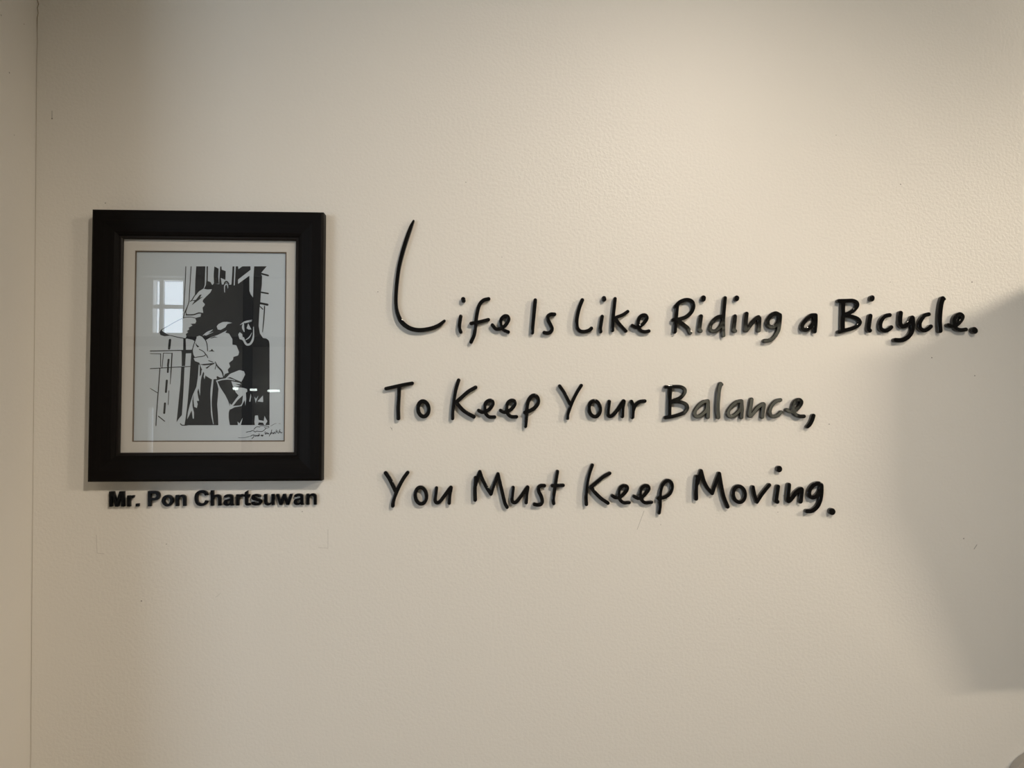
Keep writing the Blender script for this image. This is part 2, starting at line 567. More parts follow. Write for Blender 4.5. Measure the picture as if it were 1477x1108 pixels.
class Shape:
    """signed distance painting on a grid, contoured into outlines"""

    def __init__(self, x0, x1, y0, y1, h):
        self.h = h
        self.xs = np.arange(x0 - 4 * h, x1 + 4 * h, h)
        self.ys = np.arange(y0 - 4 * h, y1 + 4 * h, h)
        self.D = np.full((len(self.ys), len(self.xs)), 1e3)

    def win(self, x0, x1, y0, y1):
        m = 3 * self.h
        i0 = max(0, np.searchsorted(self.xs, x0 - m)); i1 = min(len(self.xs), np.searchsorted(self.xs, x1 + m) + 1)
        j0 = max(0, np.searchsorted(self.ys, y0 - m)); j1 = min(len(self.ys), np.searchsorted(self.ys, y1 + m) + 1)
        return slice(j0, j1), slice(i0, i1)

    def apply(self, sl, d, add):
        V = self.D[sl]
        if add:
            self.D[sl] = np.minimum(V, d)
        else:
            self.D[sl] = np.maximum(V, -d)

    def stroke(self, pts, add=True):
        for a, b in zip(pts, pts[1:]):
            ra, rb = a[2] / 2, b[2] / 2
            r = max(ra, rb)
            sl = self.win(min(a[0], b[0]) - r, max(a[0], b[0]) + r, min(a[1], b[1]) - r, max(a[1], b[1]) + r)
            X, Y = np.meshgrid(self.xs[sl[1]], self.ys[sl[0]])
            dx, dy = b[0] - a[0], b[1] - a[1]
            q = dx * dx + dy * dy
            t = np.clip(((X - a[0]) * dx + (Y - a[1]) * dy) / q, 0, 1) if q > 1e-12 else np.zeros_like(X)
            d = np.hypot(X - a[0] - t * dx, Y - a[1] - t * dy) - (ra + (rb - ra) * t)
            self.apply(sl, d, add)

    def poly(self, pts, add=True):
        P = np.array([p[:2] for p in pts], float)
        sl = self.win(P[:, 0].min(), P[:, 0].max(), P[:, 1].min(), P[:, 1].max())
        X, Y = np.meshgrid(self.xs[sl[1]], self.ys[sl[0]])
        d2 = np.full(X.shape, 1e9)
        inside = np.zeros(X.shape, bool)
        for (ax, ay), (bx, by) in zip(P, np.roll(P, -1, 0)):
            dx, dy = bx - ax, by - ay
            q = dx * dx + dy * dy
            if q < 1e-14:
                continue
            t = np.clip(((X - ax) * dx + (Y - ay) * dy) / q, 0, 1)
            d2 = np.minimum(d2, (X - ax - t * dx) ** 2 + (Y - ay - t * dy) ** 2)
            if ay != by:
                c = ((ay > Y) != (by > Y)) & (X < ax + (Y - ay) * dx / dy)
                inside ^= c
        d = np.sqrt(d2)
        self.apply(sl, np.where(inside, -d, d), add)

    def contours(self, tol):
        D, xs, ys = self.D, self.xs, self.ys
        I = D < 0
        cell = I[:-1, :-1].astype(int) + 2 * I[:-1, 1:] + 4 * I[1:, 1:] + 8 * I[1:, :-1]
        js, is_ = np.nonzero((cell > 0) & (cell < 15))
        # edges 0 bottom, 1 right, 2 top, 3 left ; inside kept on the left
        T = {1: [(0, 3)], 2: [(1, 0)], 3: [(1, 3)], 4: [(2, 1)], 5: [(0, 3), (2, 1)], 6: [(2, 0)], 7: [(2, 3)],
             8: [(3, 2)], 9: [(0, 2)], 10: [(1, 0), (3, 2)], 11: [(1, 2)], 12: [(3, 1)], 13: [(0, 1)], 14: [(3, 0)]}
        nxt = {}

        def key(j, i, e):
            return (j, i, 0) if e == 0 else (j, i + 1, 1) if e == 1 else (j + 1, i, 0) if e == 2 else (j, i, 1)

        for j, i in zip(js.tolist(), is_.tolist()):
            for a, b in T[int(cell[j, i])]:
                nxt[key(j, i, a)] = key(j, i, b)

        def pos(k):
            j, i, v = k
            if v == 0:
                a, b = D[j, i], D[j, i + 1]
                t = a / (a - b)
                return (xs[i] + t * self.h, ys[j])
            a, b = D[j, i], D[j + 1, i]
            t = a / (a - b)
            return (xs[i], ys[j] + t * self.h)

        loops = []
        while nxt:
            s = next(iter(nxt))
            k = s
            lp_ = []
            while k in nxt:
                lp_.append(pos(k))
                k = nxt.pop(k)
            if len(lp_) >= 6:
                loops.append(simplify(lp_, tol))
        return [l for l in loops if len(l) >= 3]


def simplify(pts, tol):
    P = np.array(pts)
    n = len(P)
    keep = np.zeros(n + 1, bool)
    Q = np.vstack([P, P[:1]])
    mid = int(np.argmax(np.hypot(*(P - P[0]).T)))
    keep[[0, mid, n]] = True
    st = [(0, mid), (mid, n)]
    while st:
        a, b = st.pop()
        if b - a < 2:
            continue
        A, B = Q[a], Q[b]
        ab = B - A
        L = math.hypot(*ab)
        seg = Q[a + 1:b] - A
        d = np.abs(seg[:, 0] * ab[1] - seg[:, 1] * ab[0]) / L if L > 1e-12 else np.hypot(seg[:, 0], seg[:, 1])
        k = int(np.argmax(d))
        if d[k] > tol:
            keep[a + 1 + k] = True
            st += [(a, a + 1 + k), (a + 1 + k, b)]
    return [tuple(Q[i]) for i in range(n) if keep[i]]


def outline_mesh(name, loops, ox, oy, thick, bevel):
    """filled outlines (wall x, wall z) -> slab whose back lies on local y = 0 and front on y = -thick"""
    cu = bpy.data.curves.new(name, 'CURVE')
    cu.dimensions = '2D'
    cu.fill_mode = 'BOTH'
    for l in loops:
        sp = cu.splines.new('POLY')
        sp.points.add(len(l) - 1)
        for p, (x, y) in zip(sp.points, l):
            p.co = (x - ox, y - oy, 0, 1)
        sp.use_cyclic_u = True
    cu.extrude = thick / 2 - bevel
    cu.bevel_depth = bevel
    cu.bevel_resolution = 2
    cu.offset = -bevel
    tmp = bpy.data.objects.new('tmp', cu)
    COL.objects.link(tmp)
    dg = bpy.context.evaluated_depsgraph_get()
    me = bpy.data.meshes.new_from_object(tmp.evaluated_get(dg))
    bpy.data.objects.remove(tmp)
    bpy.data.curves.remove(cu)
    me.transform(Matrix.Translation((0, -thick / 2, 0)) @ Matrix.Rotation(math.pi / 2, 4, 'X'))
    me.name = name
    return me


PXM = 1.5 / F_PX           # metres per photo pixel on the wall, near enough for stroke widths

# ------------------------------------------------------------------ the framed picture
FR_T = 0.028                # frame depth
FR_B = 0.001                # gap to the wall
off_f = FR_T + FR_B
tl, trr, bl_, br = wall_pt(130, 303, off_f), wall_pt(464, 304, off_f), wall_pt(127, 696, off_f), wall_pt(465.5, 693.5, off_f)
fx0 = (tl[0] + bl_[0]) / 2
fx1 = (trr[0] + br[0]) / 2
fz1 = (tl[1] + trr[1]) / 2
fz0 = (bl_[1] + br[1]) / 2
pic = thing('picture_frame', 'black wooden frame with glazed black and white cut-paper portrait on the wall', 'picture',
            ((fx0 + fx1) / 2, 0, fz0))
PX, PZ = (fx0 + fx1) / 2, fz0
hw, ht = (fx1 - fx0) / 2, fz1 - fz0
RW = 35.5 * PXM             # rail width
LW = 4.0 * PXM              # lip width
# profile (u inward from the outer edge, v out from the wall)
PROF = [(0, FR_B), (0, FR_T - 0.003), (0.0015, FR_T - 0.0005), (0.004, FR_T + FR_B), (RW * 0.45, FR_T + FR_B - 0.0006),
        (RW * 0.85, FR_T - 0.003), (RW - 0.002, FR_T - 0.0055), (RW, FR_T - 0.008), (RW, FR_B + 0.002)]
LIP = [(RW, FR_B + 0.012), (RW, FR_T - 0.0085), (RW + LW * 0.6, FR_T - 0.0085), (RW + LW, FR_T - 0.010), (RW + LW, FR_B + 0.012)]


def ring_pts(u):
    return [(-hw + u, u), (hw - u, u), (hw - u, ht - u), (-hw + u, ht - u)]


def rail(name, prof, side, m, parent):
    bm = bmesh.new()
    a, b = [], []
    for (u, v) in prof:
        c = ring_pts(u)
        p, q = c[side], c[(side + 1) % 4]
        a.append(bm.verts.new((p[0], -v, p[1])))
        b.append(bm.verts.new((q[0], -v, q[1])))
    n = len(prof)
    for i in range(n):
        j = (i + 1) % n
        bm.faces.new((a[i], a[j], b[j], b[i]))
    bm.faces.new(a[::-1])
    bm.faces.new(b)
    bmesh.ops.recalc_face_normals(bm, faces=bm.faces[:])
    me = bpy.data.meshes.new(name)
    bm.to_mesh(me)
    bm.free()
    return link_mesh(name, me, m, parent)


for s in range(4):
    r = rail('frame_rail', PROF, s, M_WOOD_H if s in (0, 2) else M_WOOD_V, pic)
    rail('inner_lip', LIP, s, M_LIP, r)


def ring_slab(name, o, i, y0, y1, m, parent):
    """flat rectangular ring: outer and inner (x0,x1,z0,z1)"""
    return boxes(name, [(o[0], o[1], y0, y1, o[2], i[2]), (o[0], o[1], y0, y1, i[3], o[3]),
                        (o[0], i[0], y0, y1, i[2], i[3]), (i[1], o[1], y0, y1, i[2], i[3])], m, parent)


u = RW + LW
inn = (-hw + u - 0.001, hw - u + 0.001, u - 0.001, ht - u + 0.001)
boxes('backing_board', [(-hw + RW - 0.003 + 0.003, hw - RW, FR_B * -1 - 0.006, -FR_B - 0.001, RW, ht - RW)], M_BACK, pic)
M_OFF = 0.0120
a0, a1 = wall_pt(193.5, 361.5, M_OFF), wall_pt(411, 363.5, M_OFF)
b0, b1 = wall_pt(191.5, 638, M_OFF), wall_pt(413, 636.5, M_OFF)
ox0, ox1 = (a0[0] + b0[0]) / 2 - PX, (a1[0] + b1[0]) / 2 - PX
oz1, oz0 = (a0[1] + a1[1]) / 2 - PZ, (b0[1] + b1[1]) / 2 - PZ
cw = 1.5 * PXM
op = (ox0, ox1, oz0, oz1)
op2 = (ox0 + cw, ox1 - cw, oz0 + cw, oz1 - cw)
mb = ring_slab('mat_board', inn, op, -M_OFF, -0.009, M_MAT, pic)
ring_slab('mat_bevel', op, op2, -0.0108, -0.009, M_MATCUT, mb)
PAP = 0.0085
paper = boxes('art_paper', [(inn[0], inn[1], -PAP, -0.0072, inn[2], inn[3])], M_PAPER, pic)
gz = FR_T - 0.0115
boxes('glass', [(inn[0], inn[1], -gz, -gz + 0.002, inn[2], inn[3])], M_GLASS, pic)

# ---- the cut-paper picture: traced on an enlarged crop (origin 210,370, 7.385 per pixel); B() shifts the lower crop
AS = 1477 / 200
INK = PAP + 0.0003


def A2(p):
    x, z = wall_pt(210 + p[0] / AS, 370 + p[1] / AS, INK)
    return x - PX, z - PZ


def B(pts):
    return [(p[0], p[1] + 960) + tuple(p[2:]) for p in pts]


ART = []


def K(*pts):
    ART.append(('p', True, list(pts)))


def Wh(*pts):
    ART.append(('p', False, list(pts)))


def KL(w, *pts):
    ART.append(('s', True, [(p[0], p[1], p[2] if len(p) > 2 else w) for p in pts]))


def WL(w, *pts):
    ART.append(('s', False, [(p[0], p[1], p[2] if len(p) > 2 else w) for p in pts]))


# main dark mass: cap, head, back and coat
K((650, 105), (1290, 105), (1255, 145), (1222, 185), (1240, 205), (1238, 300), (1228, 380), (1222, 480), (1213, 560),
  (1208, 650), (1203, 740), (1218, 820), (1250, 868), (1288, 875), (1312, 895), (1320, 930), (1320, 1796), (440, 1798),
  (415, 1795), (430, 1700), (447, 1560), (463, 1380), (473, 1230), (482, 1090), (490, 1000), (505, 960), (525, 905), (500, 888), (425, 872), (435, 850), (428, 828), (455, 806),
  (438, 798), (466, 775), (458, 760), (500, 735), (478, 718), (530, 714), (540, 690), (528, 655), (585, 642), (590, 612),
  (614, 600), (607, 545), (628, 522), (632, 508), (608, 482), (612, 462), (642, 430), (690, 385), (708, 348), (660, 352), (622, 345), (640, 310), (648, 250))
# lower face and neck are cut out below
Wh((522, 893), (540, 855), (575, 843), (610, 860), (640, 892), (690, 862), (770, 835), (868, 785), (850, 812), (890, 822), (905, 850),
   (925, 880), (925, 940), (965, 945), (985, 990), (997, 1020), (985, 1055), (935, 1070), (932, 1100), (888, 1135), (902, 1175),
   (875, 1205), (885, 1238), (845, 1252), (832, 1285), (800, 1295), (765, 1275), (755, 1290), (762, 1306), (700, 1308), (645, 1275),
   (625, 1245), (595, 1195), (572, 1132), (525, 1115), (512, 1085), (520, 1075), (500, 1045), (497, 1000), (508, 950))
# block behind the cap
K((540, 105), (636, 105), (632, 220), (630, 300), (618, 340), (570, 370), (530, 415), (525, 408), (530, 250))
KL(7, (428, 108), (424, 240), (415, 400), (404, 580))
KL(8, (485, 108), (476, 250), (466, 400), (462, 480), (440, 545), (415, 600), (403, 652))
KL(7, (172, 780), (300, 706), (400, 656), (470, 645), (530, 657))
K((165, 776), (148, 810), (158, 836), (200, 850), (272, 842), (225, 826), (182, 798))
KL(8, (268, 842), (350, 862), (430, 876))
KL(9, (540, 400), (520, 420), (495, 462), (478, 478))
K((478, 472), (535, 462), (575, 410), (598, 404), (578, 440), (612, 428), (560, 468), (490, 520), (522, 474))
KL(8, (445, 535), (428, 590), (438, 620))
KL(13, (432, 622), (510, 620), (565, 603), (606, 607))
# top bars
Wh((664, 100), (730, 100), (728, 285), (785, 296), (798, 232), (850, 262), (862, 258), (905, 302), (918, 296), (935, 100))
Wh((664, 100), (731, 100), (728, 284), (712, 304), (706, 300), (692, 272), (661, 262))
K((732, 106), (778, 130), (774, 215), (780, 292), (728, 284), (725, 200))
K((795, 106), (808, 106), (810, 140), (853, 156), (850, 250), (800, 228), (796, 290), (783, 290))
K((926, 106), (946, 106), (936, 296), (914, 300), (922, 200))
Wh((946, 100), (960, 100), (950, 308), (938, 308))
Wh((984, 100), (1038, 100), (988, 136))
Wh((985, 245), (1118, 142), (1116, 100), (1157, 100), (1150, 220), (1145, 438), (1120, 405), (1106, 370), (1105, 205), (985, 292))
Wh((800, 228), (850, 262), (905, 302), (880, 298), (860, 280), (830, 298), (812, 300))
KL(14, (836, 312), (846, 275), (868, 270), (884, 290))
WL(12, (842, 380, 8), (841, 320), (855, 296), (872, 305), (876, 338, 6))
# face marks
WL(9, (610, 842, 4), (660, 812, 22), (715, 780, 4))
WL(12, (640, 838), (720, 805, 4))
Wh((757, 745), (775, 720), (820, 698), (865, 696), (925, 707), (872, 720), (850, 755), (800, 783), (768, 778))
KL(8, (540, 862), (526, 900), (512, 945), (499, 995), (505, 1045), (522, 1078))
K((530, 915), (545, 940), (572, 962), (552, 968), (536, 945))
KL(8, (612, 862), (640, 895), (655, 940), (660, 1005))
KL(8, (572, 990), (615, 1012), (638, 1045), (612, 1063), (560, 1070), (520, 1078))
KL(8, (632, 1035), (648, 1050), (662, 1078))
K((664, 1013), (695, 1000), (708, 984), (717, 1000), (738, 1014), (700, 1010))
K((680, 872), (735, 852), (772, 864), (735, 862), (700, 872))
K((575, 1150), (600, 1147), (650, 1142), (738, 1133), (728, 1146), (690, 1163), (655, 1196), (638, 1188), (690, 1155), (620, 1160))
KL(10, (742, 1122, 6), (765, 1170, 13), (812, 1222, 16), (830, 1285, 8))
KL(8, (672, 1110), (715, 1125))
KL(6, (752, 1150), (740, 1202))
K((755, 1275), (790, 1290), (830, 1290), (870, 1270), (905, 1280), (850, 1303), (770, 1310))
# nose and mouth outline against the dark, ear
WL(14, (1008, 728, 6), (1060, 696), (1132, 678, 6))
WL(12, (1060, 705), (1130, 690, 5))
WL(24, (1042, 712, 12), (1038, 755), (1050, 800, 10))
Wh((1075, 765), (1092, 712), (1110, 745), (1128, 778), (1098, 778))
WL(22, (1149, 752, 8), (1150, 830, 14), (1140, 890), (1112, 932), (1078, 938), (1055, 908), (1040, 870))
Wh((985, 830), (1003, 806), (1030, 828), (1035, 870), (1056, 920), (1030, 890), (1000, 880))
WL(12, (1132, 812, 4), (1105, 860), (1068, 888, 8))
# ticks at the right
KL(17, (1220, 180), (1260, 190), (1305, 203))
KL(15, (1235, 382), (1305, 395))
KL(22, (1222, 498), (1298, 514))
KL(10, (1222, 535), (1248, 562))
KL(11, (1268, 530), (1258, 680), (1245, 805, 6))
# posts and rails at the left
KL(24, (260, 890), (250, 980))
K((402, 872), (426, 876), (430, 1000), (400, 1000))
KL(9, (50, 1007), (250, 1004), (490, 998))
KL(6, (50, 1035), (160, 1038))
K(*B([(380, 44), (497, 40), (497, 70), (428, 73), (420, 206), (385, 208), (385, 60)]))
K(*B([(380, 216), (414, 214), (404, 450), (386, 730), (352, 770), (330, 806), (350, 600), (370, 400)]))
KL(7, *B([(160, 76), (160, 215)]))
KL(6, *B([(190, 72), (175, 225)]))
KL(6, *B([(190, 70), (285, 72)]))
KL(11, *B([(282, 72), (272, 240), (262, 400, 5)]))
KL(20, *B([(245, 140), (238, 205)]))
KL(18, *B([(240, 215), (236, 272)]))
KL(20, *B([(226, 362), (216, 484)]))
KL(20, *B([(206, 606), (198, 708)]))
KL(8, *B([(50, 236), (280, 222), (472, 212)]))
KL(9, *B([(152, 235), (135, 470), (117, 700), (110, 842)]))
KL(6, *B([(50, 446), (125, 492)]))
KL(6, *B([(248, 470), (240, 620)]))
KL(9, *B([(136, 742), (202, 795)]))
KL(9, *B([(370, 822), (390, 838), (440, 838)]))
# coat
Wh(*B([(566, 190), (578, 200), (576, 320), (590, 300), (596, 250), (625, 240), (600, 310), (588, 360), (583, 440), (581, 530), (562, 445), (551, 480),
       (560, 540), (570, 577), (546, 580), (556, 612), (546, 655), (518, 642), (508, 560), (512, 500), (498, 580), (500, 640), (516, 705), (514, 768),
       (502, 768), (490, 680), (462, 740), (440, 778), (450, 700), (470, 620), (500, 520), (540, 430), (556, 330)]))
Wh(*B([(630, 250), (640, 300), (628, 350), (618, 320)]))
WL(14, *B([(716, 348, 16), (702, 470, 22), (698, 600, 12), (706, 730, 14), (722, 825, 6)]))
Wh(*B([(748, 352), (768, 376), (792, 430), (850, 520), (880, 580), (902, 655), (886, 700), (885, 760), (900, 850), (775, 850), (770, 720), (762, 620), (776, 450), (764, 400)]))
WL(14, *B([(758, 368), (810, 352), (880, 345), (950, 360, 6)]))
Wh(*B([(848, 342), (900, 290), (1000, 250), (1048, 263), (1060, 298), (1035, 350), (1020, 376), (960, 352), (900, 325)]))
Wh(*B([(912, 368), (1000, 386), (1020, 402), (955, 396), (1010, 420), (945, 428), (1040, 440), (1080, 452), (1084, 480), (1068, 490), (1072, 560), (1062, 635),
       (1056, 570), (1040, 600), (1022, 634), (950, 646), (900, 672), (895, 600), (915, 622), (990, 520), (962, 490), (932, 430)]))
K(*B([(1036, 520), (1028, 600), (1010, 626), (930, 634), (980, 570)]))
Wh(*B([(1120, 498), (1126, 530), (1116, 588), (1102, 585)]))
Wh(*B([(1158, 530), (1176, 558), (1202, 520), (1184, 568), (1172, 604)]))
Wh(*B([(1190, 585), (1250, 520), (1253, 592)]))
Wh(*B([(1165, 735), (1196, 733), (1205, 782), (1258, 792), (1266, 738), (1297, 795), (1276, 832), (1272, 850), (1250, 812), (1205, 808), (1192, 850), (1165, 845), (1158, 800)]))
Wh(*B([(1036, 755), (1022, 810), (1010, 850), (985, 850), (978, 798), (1000, 818)]))


def paint(shape, items, conv, sub=5):
    sx = PXM / AS
    for kind, add, pts in items:
        if kind == 'p':
            shape.poly([conv(p) for p in pts], add)
        else:
            q = spline(pts, sub=sub) if len(pts) > 2 else [np.array(p, float) for p in pts]
            shape.stroke([(*conv(p), p[2] * sx) for p in q], add)


x0, z1 = A2((20, 90))
x1, z0 = A2((1340, 1830))
sh = Shape(x0, x1, z0, z1, 0.00038)
paint(sh, ART, A2)
me = outline_mesh('cut_paper_portrait', sh.contours(0.00006), 0, 0, 0.0003, 0.0)
ink = link_mesh('cut_paper_portrait', me, M_INK, paper, (0, -PAP, 0))
ink['label'] = 'black cut-paper image of a man in a cap'

ART = []
C2 = lambda pts: [((340 - 210 + x / 18.46) * AS, (600 - 370 + y / 18.46) * AS) for (x, y) in pts]
for w, pts in (
        (6, [(280, 435), (340, 420), (400, 412), (440, 390), (480, 400), (520, 430), (560, 405), (610, 415), (700, 415), (750, 385), (800, 340)]),
        (6, [(480, 360), (540, 300), (600, 290), (640, 300)]),
        (6, [(640, 268), (740, 262), (880, 285)]), (5, [(760, 310), (820, 325), (880, 310), (885, 290)]),
        (3, [(930, 270), (1040, 210), (1080, 205)]), (3, [(1150, 205), (1190, 205)]),
        (4, [(70, 582), (160, 585), (260, 575), (370, 545)]),
        (6, [(395, 540), (440, 515), (490, 510), (470, 570), (430, 605)]),
        (6, [(520, 510), (525, 545), (560, 515), (570, 540), (610, 505), (600, 540), (640, 515)]),
        (5, [(610, 475), (640, 490)]), (6, [(665, 530), (700, 505), (690, 540), (730, 510), (715, 545)]),
        (6, [(780, 420), (790, 490), (830, 440), (835, 480), (870, 460), (880, 490)]),
        (6, [(960, 370), (940, 440), (890, 540)]), (6, [(930, 490), (970, 440), (990, 480), (1030, 430), (1020, 480)]),
        (5, [(1080, 370), (1060, 480)]), (6, [(1115, 400), (1090, 420), (1120, 450)]), (6, [(1180, 360), (1140, 470)]),
        (6, [(1150, 440), (1190, 420), (1200, 455), (1235, 440)])):
    ART.append(('s', True, [(x, y, w) for (x, y) in C2(pts)]))
x0, z1 = A2((940, 1770))
x1, z0 = A2((1480, 1960))
sh = Shape(x0, x1, z0, z1, 0.00028)
paint(sh, ART, A2)
me = outline_mesh('signature', sh.contours(0.00005), 0, 0, 0.0003, 0.0)
link_mesh('signature', me, M_SIGN, paper, (0, -PAP, 0))

# ------------------------------------------------------------------ handwritten quote
TH = 0.0105                 # letter thickness
# crop origin x, y, scale, then letters: (character, label, strokes); a stroke is (width, closed, points); dots are ('dot', ...)
Q = []


def word(ox, oy, sc, *letters):
    for (lab, strokes) in letters:
        Q.append((ox, oy, sc, lab, strokes))


def ring(cx, cy, rx, ry, w, n=14, lean=0.0):
    return (w, True, [(cx + rx * math.cos(2 * math.pi * k / n) + lean * -ry * math.sin(2 * math.pi * k / n),
                       cy + ry * math.sin(2 * math.pi * k / n)) for k in range(n)])


def dot(x, y, w, dx=1, dy=5):
    return ('dot', w, [(x + dx, y - dy), (x - dx, y + dy)])


G = 'glossy black handwritten letter '
word(540, 300, 5.036,
     ('extra tall glossy black handwritten letter L that begins the word Life',
      [(30, False, [(284, 92, 15), (262, 143, 27), (230, 235, 30), (200, 335, 30), (176, 440, 28), (161, 560, 27), (155, 680, 27), (165, 760, 31), (195, 825, 34), (250, 870, 33), (320, 887, 32), (400, 878, 31), (462, 856, 30), (508, 820, 20)])]),
     (G + 'i in the word Life', [dot(646, 667, 33, -1, 5), (27, False, [(627, 787), (620, 830), (617, 870), (627, 900)])]),
     (G + 'f in the word Life', [(27, False, [(830, 660), (792, 670), (762, 705), (745, 770), (736, 840), (725, 920), (702, 973)]), (26, False, [(702, 838), (760, 828), (828, 811)])]),
     (G + 'e at the end of the word Life', [(26, False, [(857, 850), (885, 879), (925, 872), (958, 845), (976, 810), (966, 786), (942, 786), (920, 812), (920, 852), (940, 885), (973, 901)])]))
word(740, 410, 6.714,
     (G + 'I that begins the word Is', [(36, False, [(216, 153), (208, 230, 38), (200, 320), (192, 400), (188, 470, 34)])]),
     (G + 's in the word Is', [(37, False, [(402, 291), (365, 291), (338, 312), (340, 345), (362, 390), (378, 430), (365, 462), (335, 473), (303, 468)])]),
     (G + 'L that begins the word Like', [(37, False, [(672, 152), (645, 220), (625, 300), (617, 370), (625, 425), (655, 455), (700, 458), (740, 445), (760, 427)])]),
     (G + 'i in the word Like', [dot(883, 140, 43, -1, 6), (36, False, [(864, 312), (855, 370), (846, 430), (850, 458)])]),
     (G + 'k in the word Like', [(34, False, [(990, 139), (980, 230), (970, 330), (966, 400), (965, 447)]), (34, False, [(1112, 264), (1060, 298), (1000, 320)]), (34, False, [(990, 330), (1040, 395), (1094, 453)])]),
     (G + 'e at the end of the word Like', [(35, False, [(1156, 400), (1190, 418), (1225, 410), (1265, 380), (1297, 335), (1290, 304), (1260, 298), (1228, 320), (1213, 365), (1215, 415), (1240, 450), (1280, 460), (1317, 453)])]))
word(950, 410, 5.908,
     (G + 'R that begins the word Riding', [(34, False, [(160, 180), (150, 290), (140, 404)]), (34, False, [(145, 190), (185, 150), (240, 132), (283, 145), (299, 182), (284, 232), (240, 275), (180, 297), (126, 304)]), (35, False, [(165, 310), (210, 340), (250, 375), (271, 413)])]),
     (G + 'i between R and d in the word Riding', [dot(383, 121, 43, 1, 6), (35, False, [(363, 272), (355, 330), (349, 388), (360, 398)])]),
     (G + 'd in the word Riding', [(32, False, [(569, 116), (560, 210), (553, 310), (553, 400), (555, 437)]), (33, False, [(545, 275), (505, 280), (460, 320), (440, 370), (455, 398), (490, 396), (525, 362), (550, 310)])]),
     (G + 'i between d and n in the word Riding', [dot(667, 120, 43, 1, 4), (35, False, [(654, 272), (648, 330), (643, 388), (654, 398)])]),
     (G + 'n in the word Riding', [(36, False, [(752, 251), (746, 310), (743, 365), (745, 393), (765, 375), (800, 325), (835, 290), (858, 282), (860, 320), (855, 394)])]),
     (G + 'g at the end of the word Riding', [(36, False, [(1033, 262), (1000, 247), (960, 265), (932, 310), (938, 350), (970, 366), (1005, 345), (1030, 300), (1035, 262), (1036, 290), (1030, 350), (1018, 400), (985, 452), (945, 479), (906, 482)])]),
     (G + 'a standing alone between Riding and Bicycle', [(36, False, [(1338, 263), (1300, 267), (1260, 300), (1226, 350), (1232, 382), (1262, 388), (1300, 360), (1330, 320), (1340, 270)]), (36, False, [(1341, 265), (1340, 330), (1333, 402)])]))
word(1190, 400, 6.154,
     (G + 'B that begins the word Bicycle', [(42, False, [(163, 222), (160, 350), (158, 470)]), (36, False, [(126, 209), (190, 208), (250, 207), (285, 225), (288, 255), (260, 290), (215, 318), (172, 332)]), (36, False, [(172, 340), (240, 348), (295, 370), (313, 400), (290, 432), (240, 455), (180, 470), (128, 484)])]),
     (G + 'i in the word Bicycle', [dot(420, 186, 47, 1, 5), (40, False, [(406, 342), (396, 400), (389, 460), (401, 472)])]),
     (G + 'c between i and y in the word Bicycle', [(38, False, [(577, 335), (535, 345), (505, 380), (493, 425), (502, 460), (535, 474), (570, 462), (591, 443)])]),
     (G + 'y in the word Bicycle', [(41, False, [(675, 316), (670, 370), (670, 410), (690, 435), (725, 425), (760, 390), (780, 358), (783, 420), (775, 480), (745, 525), (700, 553), (665, 559), (628, 557)])]),
     (G + 'c between y and l in the word Bicycle', [(38, False, [(924, 328), (885, 340), (855, 380), (842, 420), (852, 457), (885, 472), (920, 457), (943, 436)])]),
     (G + 'l in the word Bicycle', [(44, False, [(1049, 188), (1035, 235), (1025, 310), (1021, 400), (1026, 474)]), (30, False, [(1050, 185), (1062, 192)])]),
     (G + 'e at the end of the word Bicycle', [(37, False, [(1099, 424), (1135, 435), (1175, 420), (1212, 382), (1226, 348), (1205, 327), (1175, 337), (1153, 372), (1151, 420), (1170, 455), (1210, 468), (1254, 463)])]),
     ('glossy black round full stop after the word Bicycle', [(58, False, [(1327, 468), (1333, 474)])]))
word(540, 530, 5.681,
     (G + 'T that begins the word To', [(29, False, [(94, 174), (170, 157), (250, 140), (309, 130)]), (33, False, [(203, 168), (197, 260), (193, 340), (195, 418)])]),
     (G + 'o in the word To', [ring(400, 340, 44, 63, 33, lean=-0.05)]),
     (G + 'K of the word Keep that follows To', [(30, False, [(690, 105), (665, 190), (648, 290), (640, 370), (640, 418)]), (32, False, [(829, 164), (770, 198), (710, 250), (670, 285)]), (32, False, [(668, 285), (720, 345), (765, 378), (814, 404, 34)])]),
     (G + 'e next to the K of Keep in the second line', [(30, False, [(854, 353), (880, 367), (910, 362), (945, 340), (970, 305), (965, 276), (940, 271), (912, 292), (903, 335), (912, 378), (942, 406), (985, 407)])]),
     (G + 'e next to the p of Keep in the second line', [(30, False, [(1034, 353), (1060, 367), (1090, 362), (1125, 340), (1150, 305), (1146, 276), (1120, 271), (1093, 292), (1083, 335), (1092, 378), (1122, 404), (1164, 405)])]),
     (G + 'p of the word Keep that follows To', [(33, False, [(1239, 484, 28), (1243, 430), (1247, 370), (1254, 300), (1276, 250), (1308, 229), (1338, 250), (1340, 295), (1310, 335), (1270, 358), (1234, 371)])]))
word(780, 530, 8.206,
     (G + 'Y that begins the word Your', [(41, False, [(224, 220), (270, 285), (315, 370), (345, 432)]), (41, False, [(481, 214), (430, 295), (380, 395), (342, 490), (320, 560), (318, 604)])]),
     (G + 'o in the word Your', [ring(638, 489, 67, 94, 46, lean=-0.05)]),
     (G + 'u in the word Your', [(45, False, [(812, 404), (801, 480), (798, 550), (815, 578), (850, 568), (905, 508), (982, 398), (972, 480), (967, 580)])]),
     (G + 'r at the end of the word Your', [(45, False, [(1075, 404), (1088, 440), (1092, 520), (1088, 592)]), (45, False, [(1092, 520), (1118, 452), (1170, 408), (1232, 399)])]))
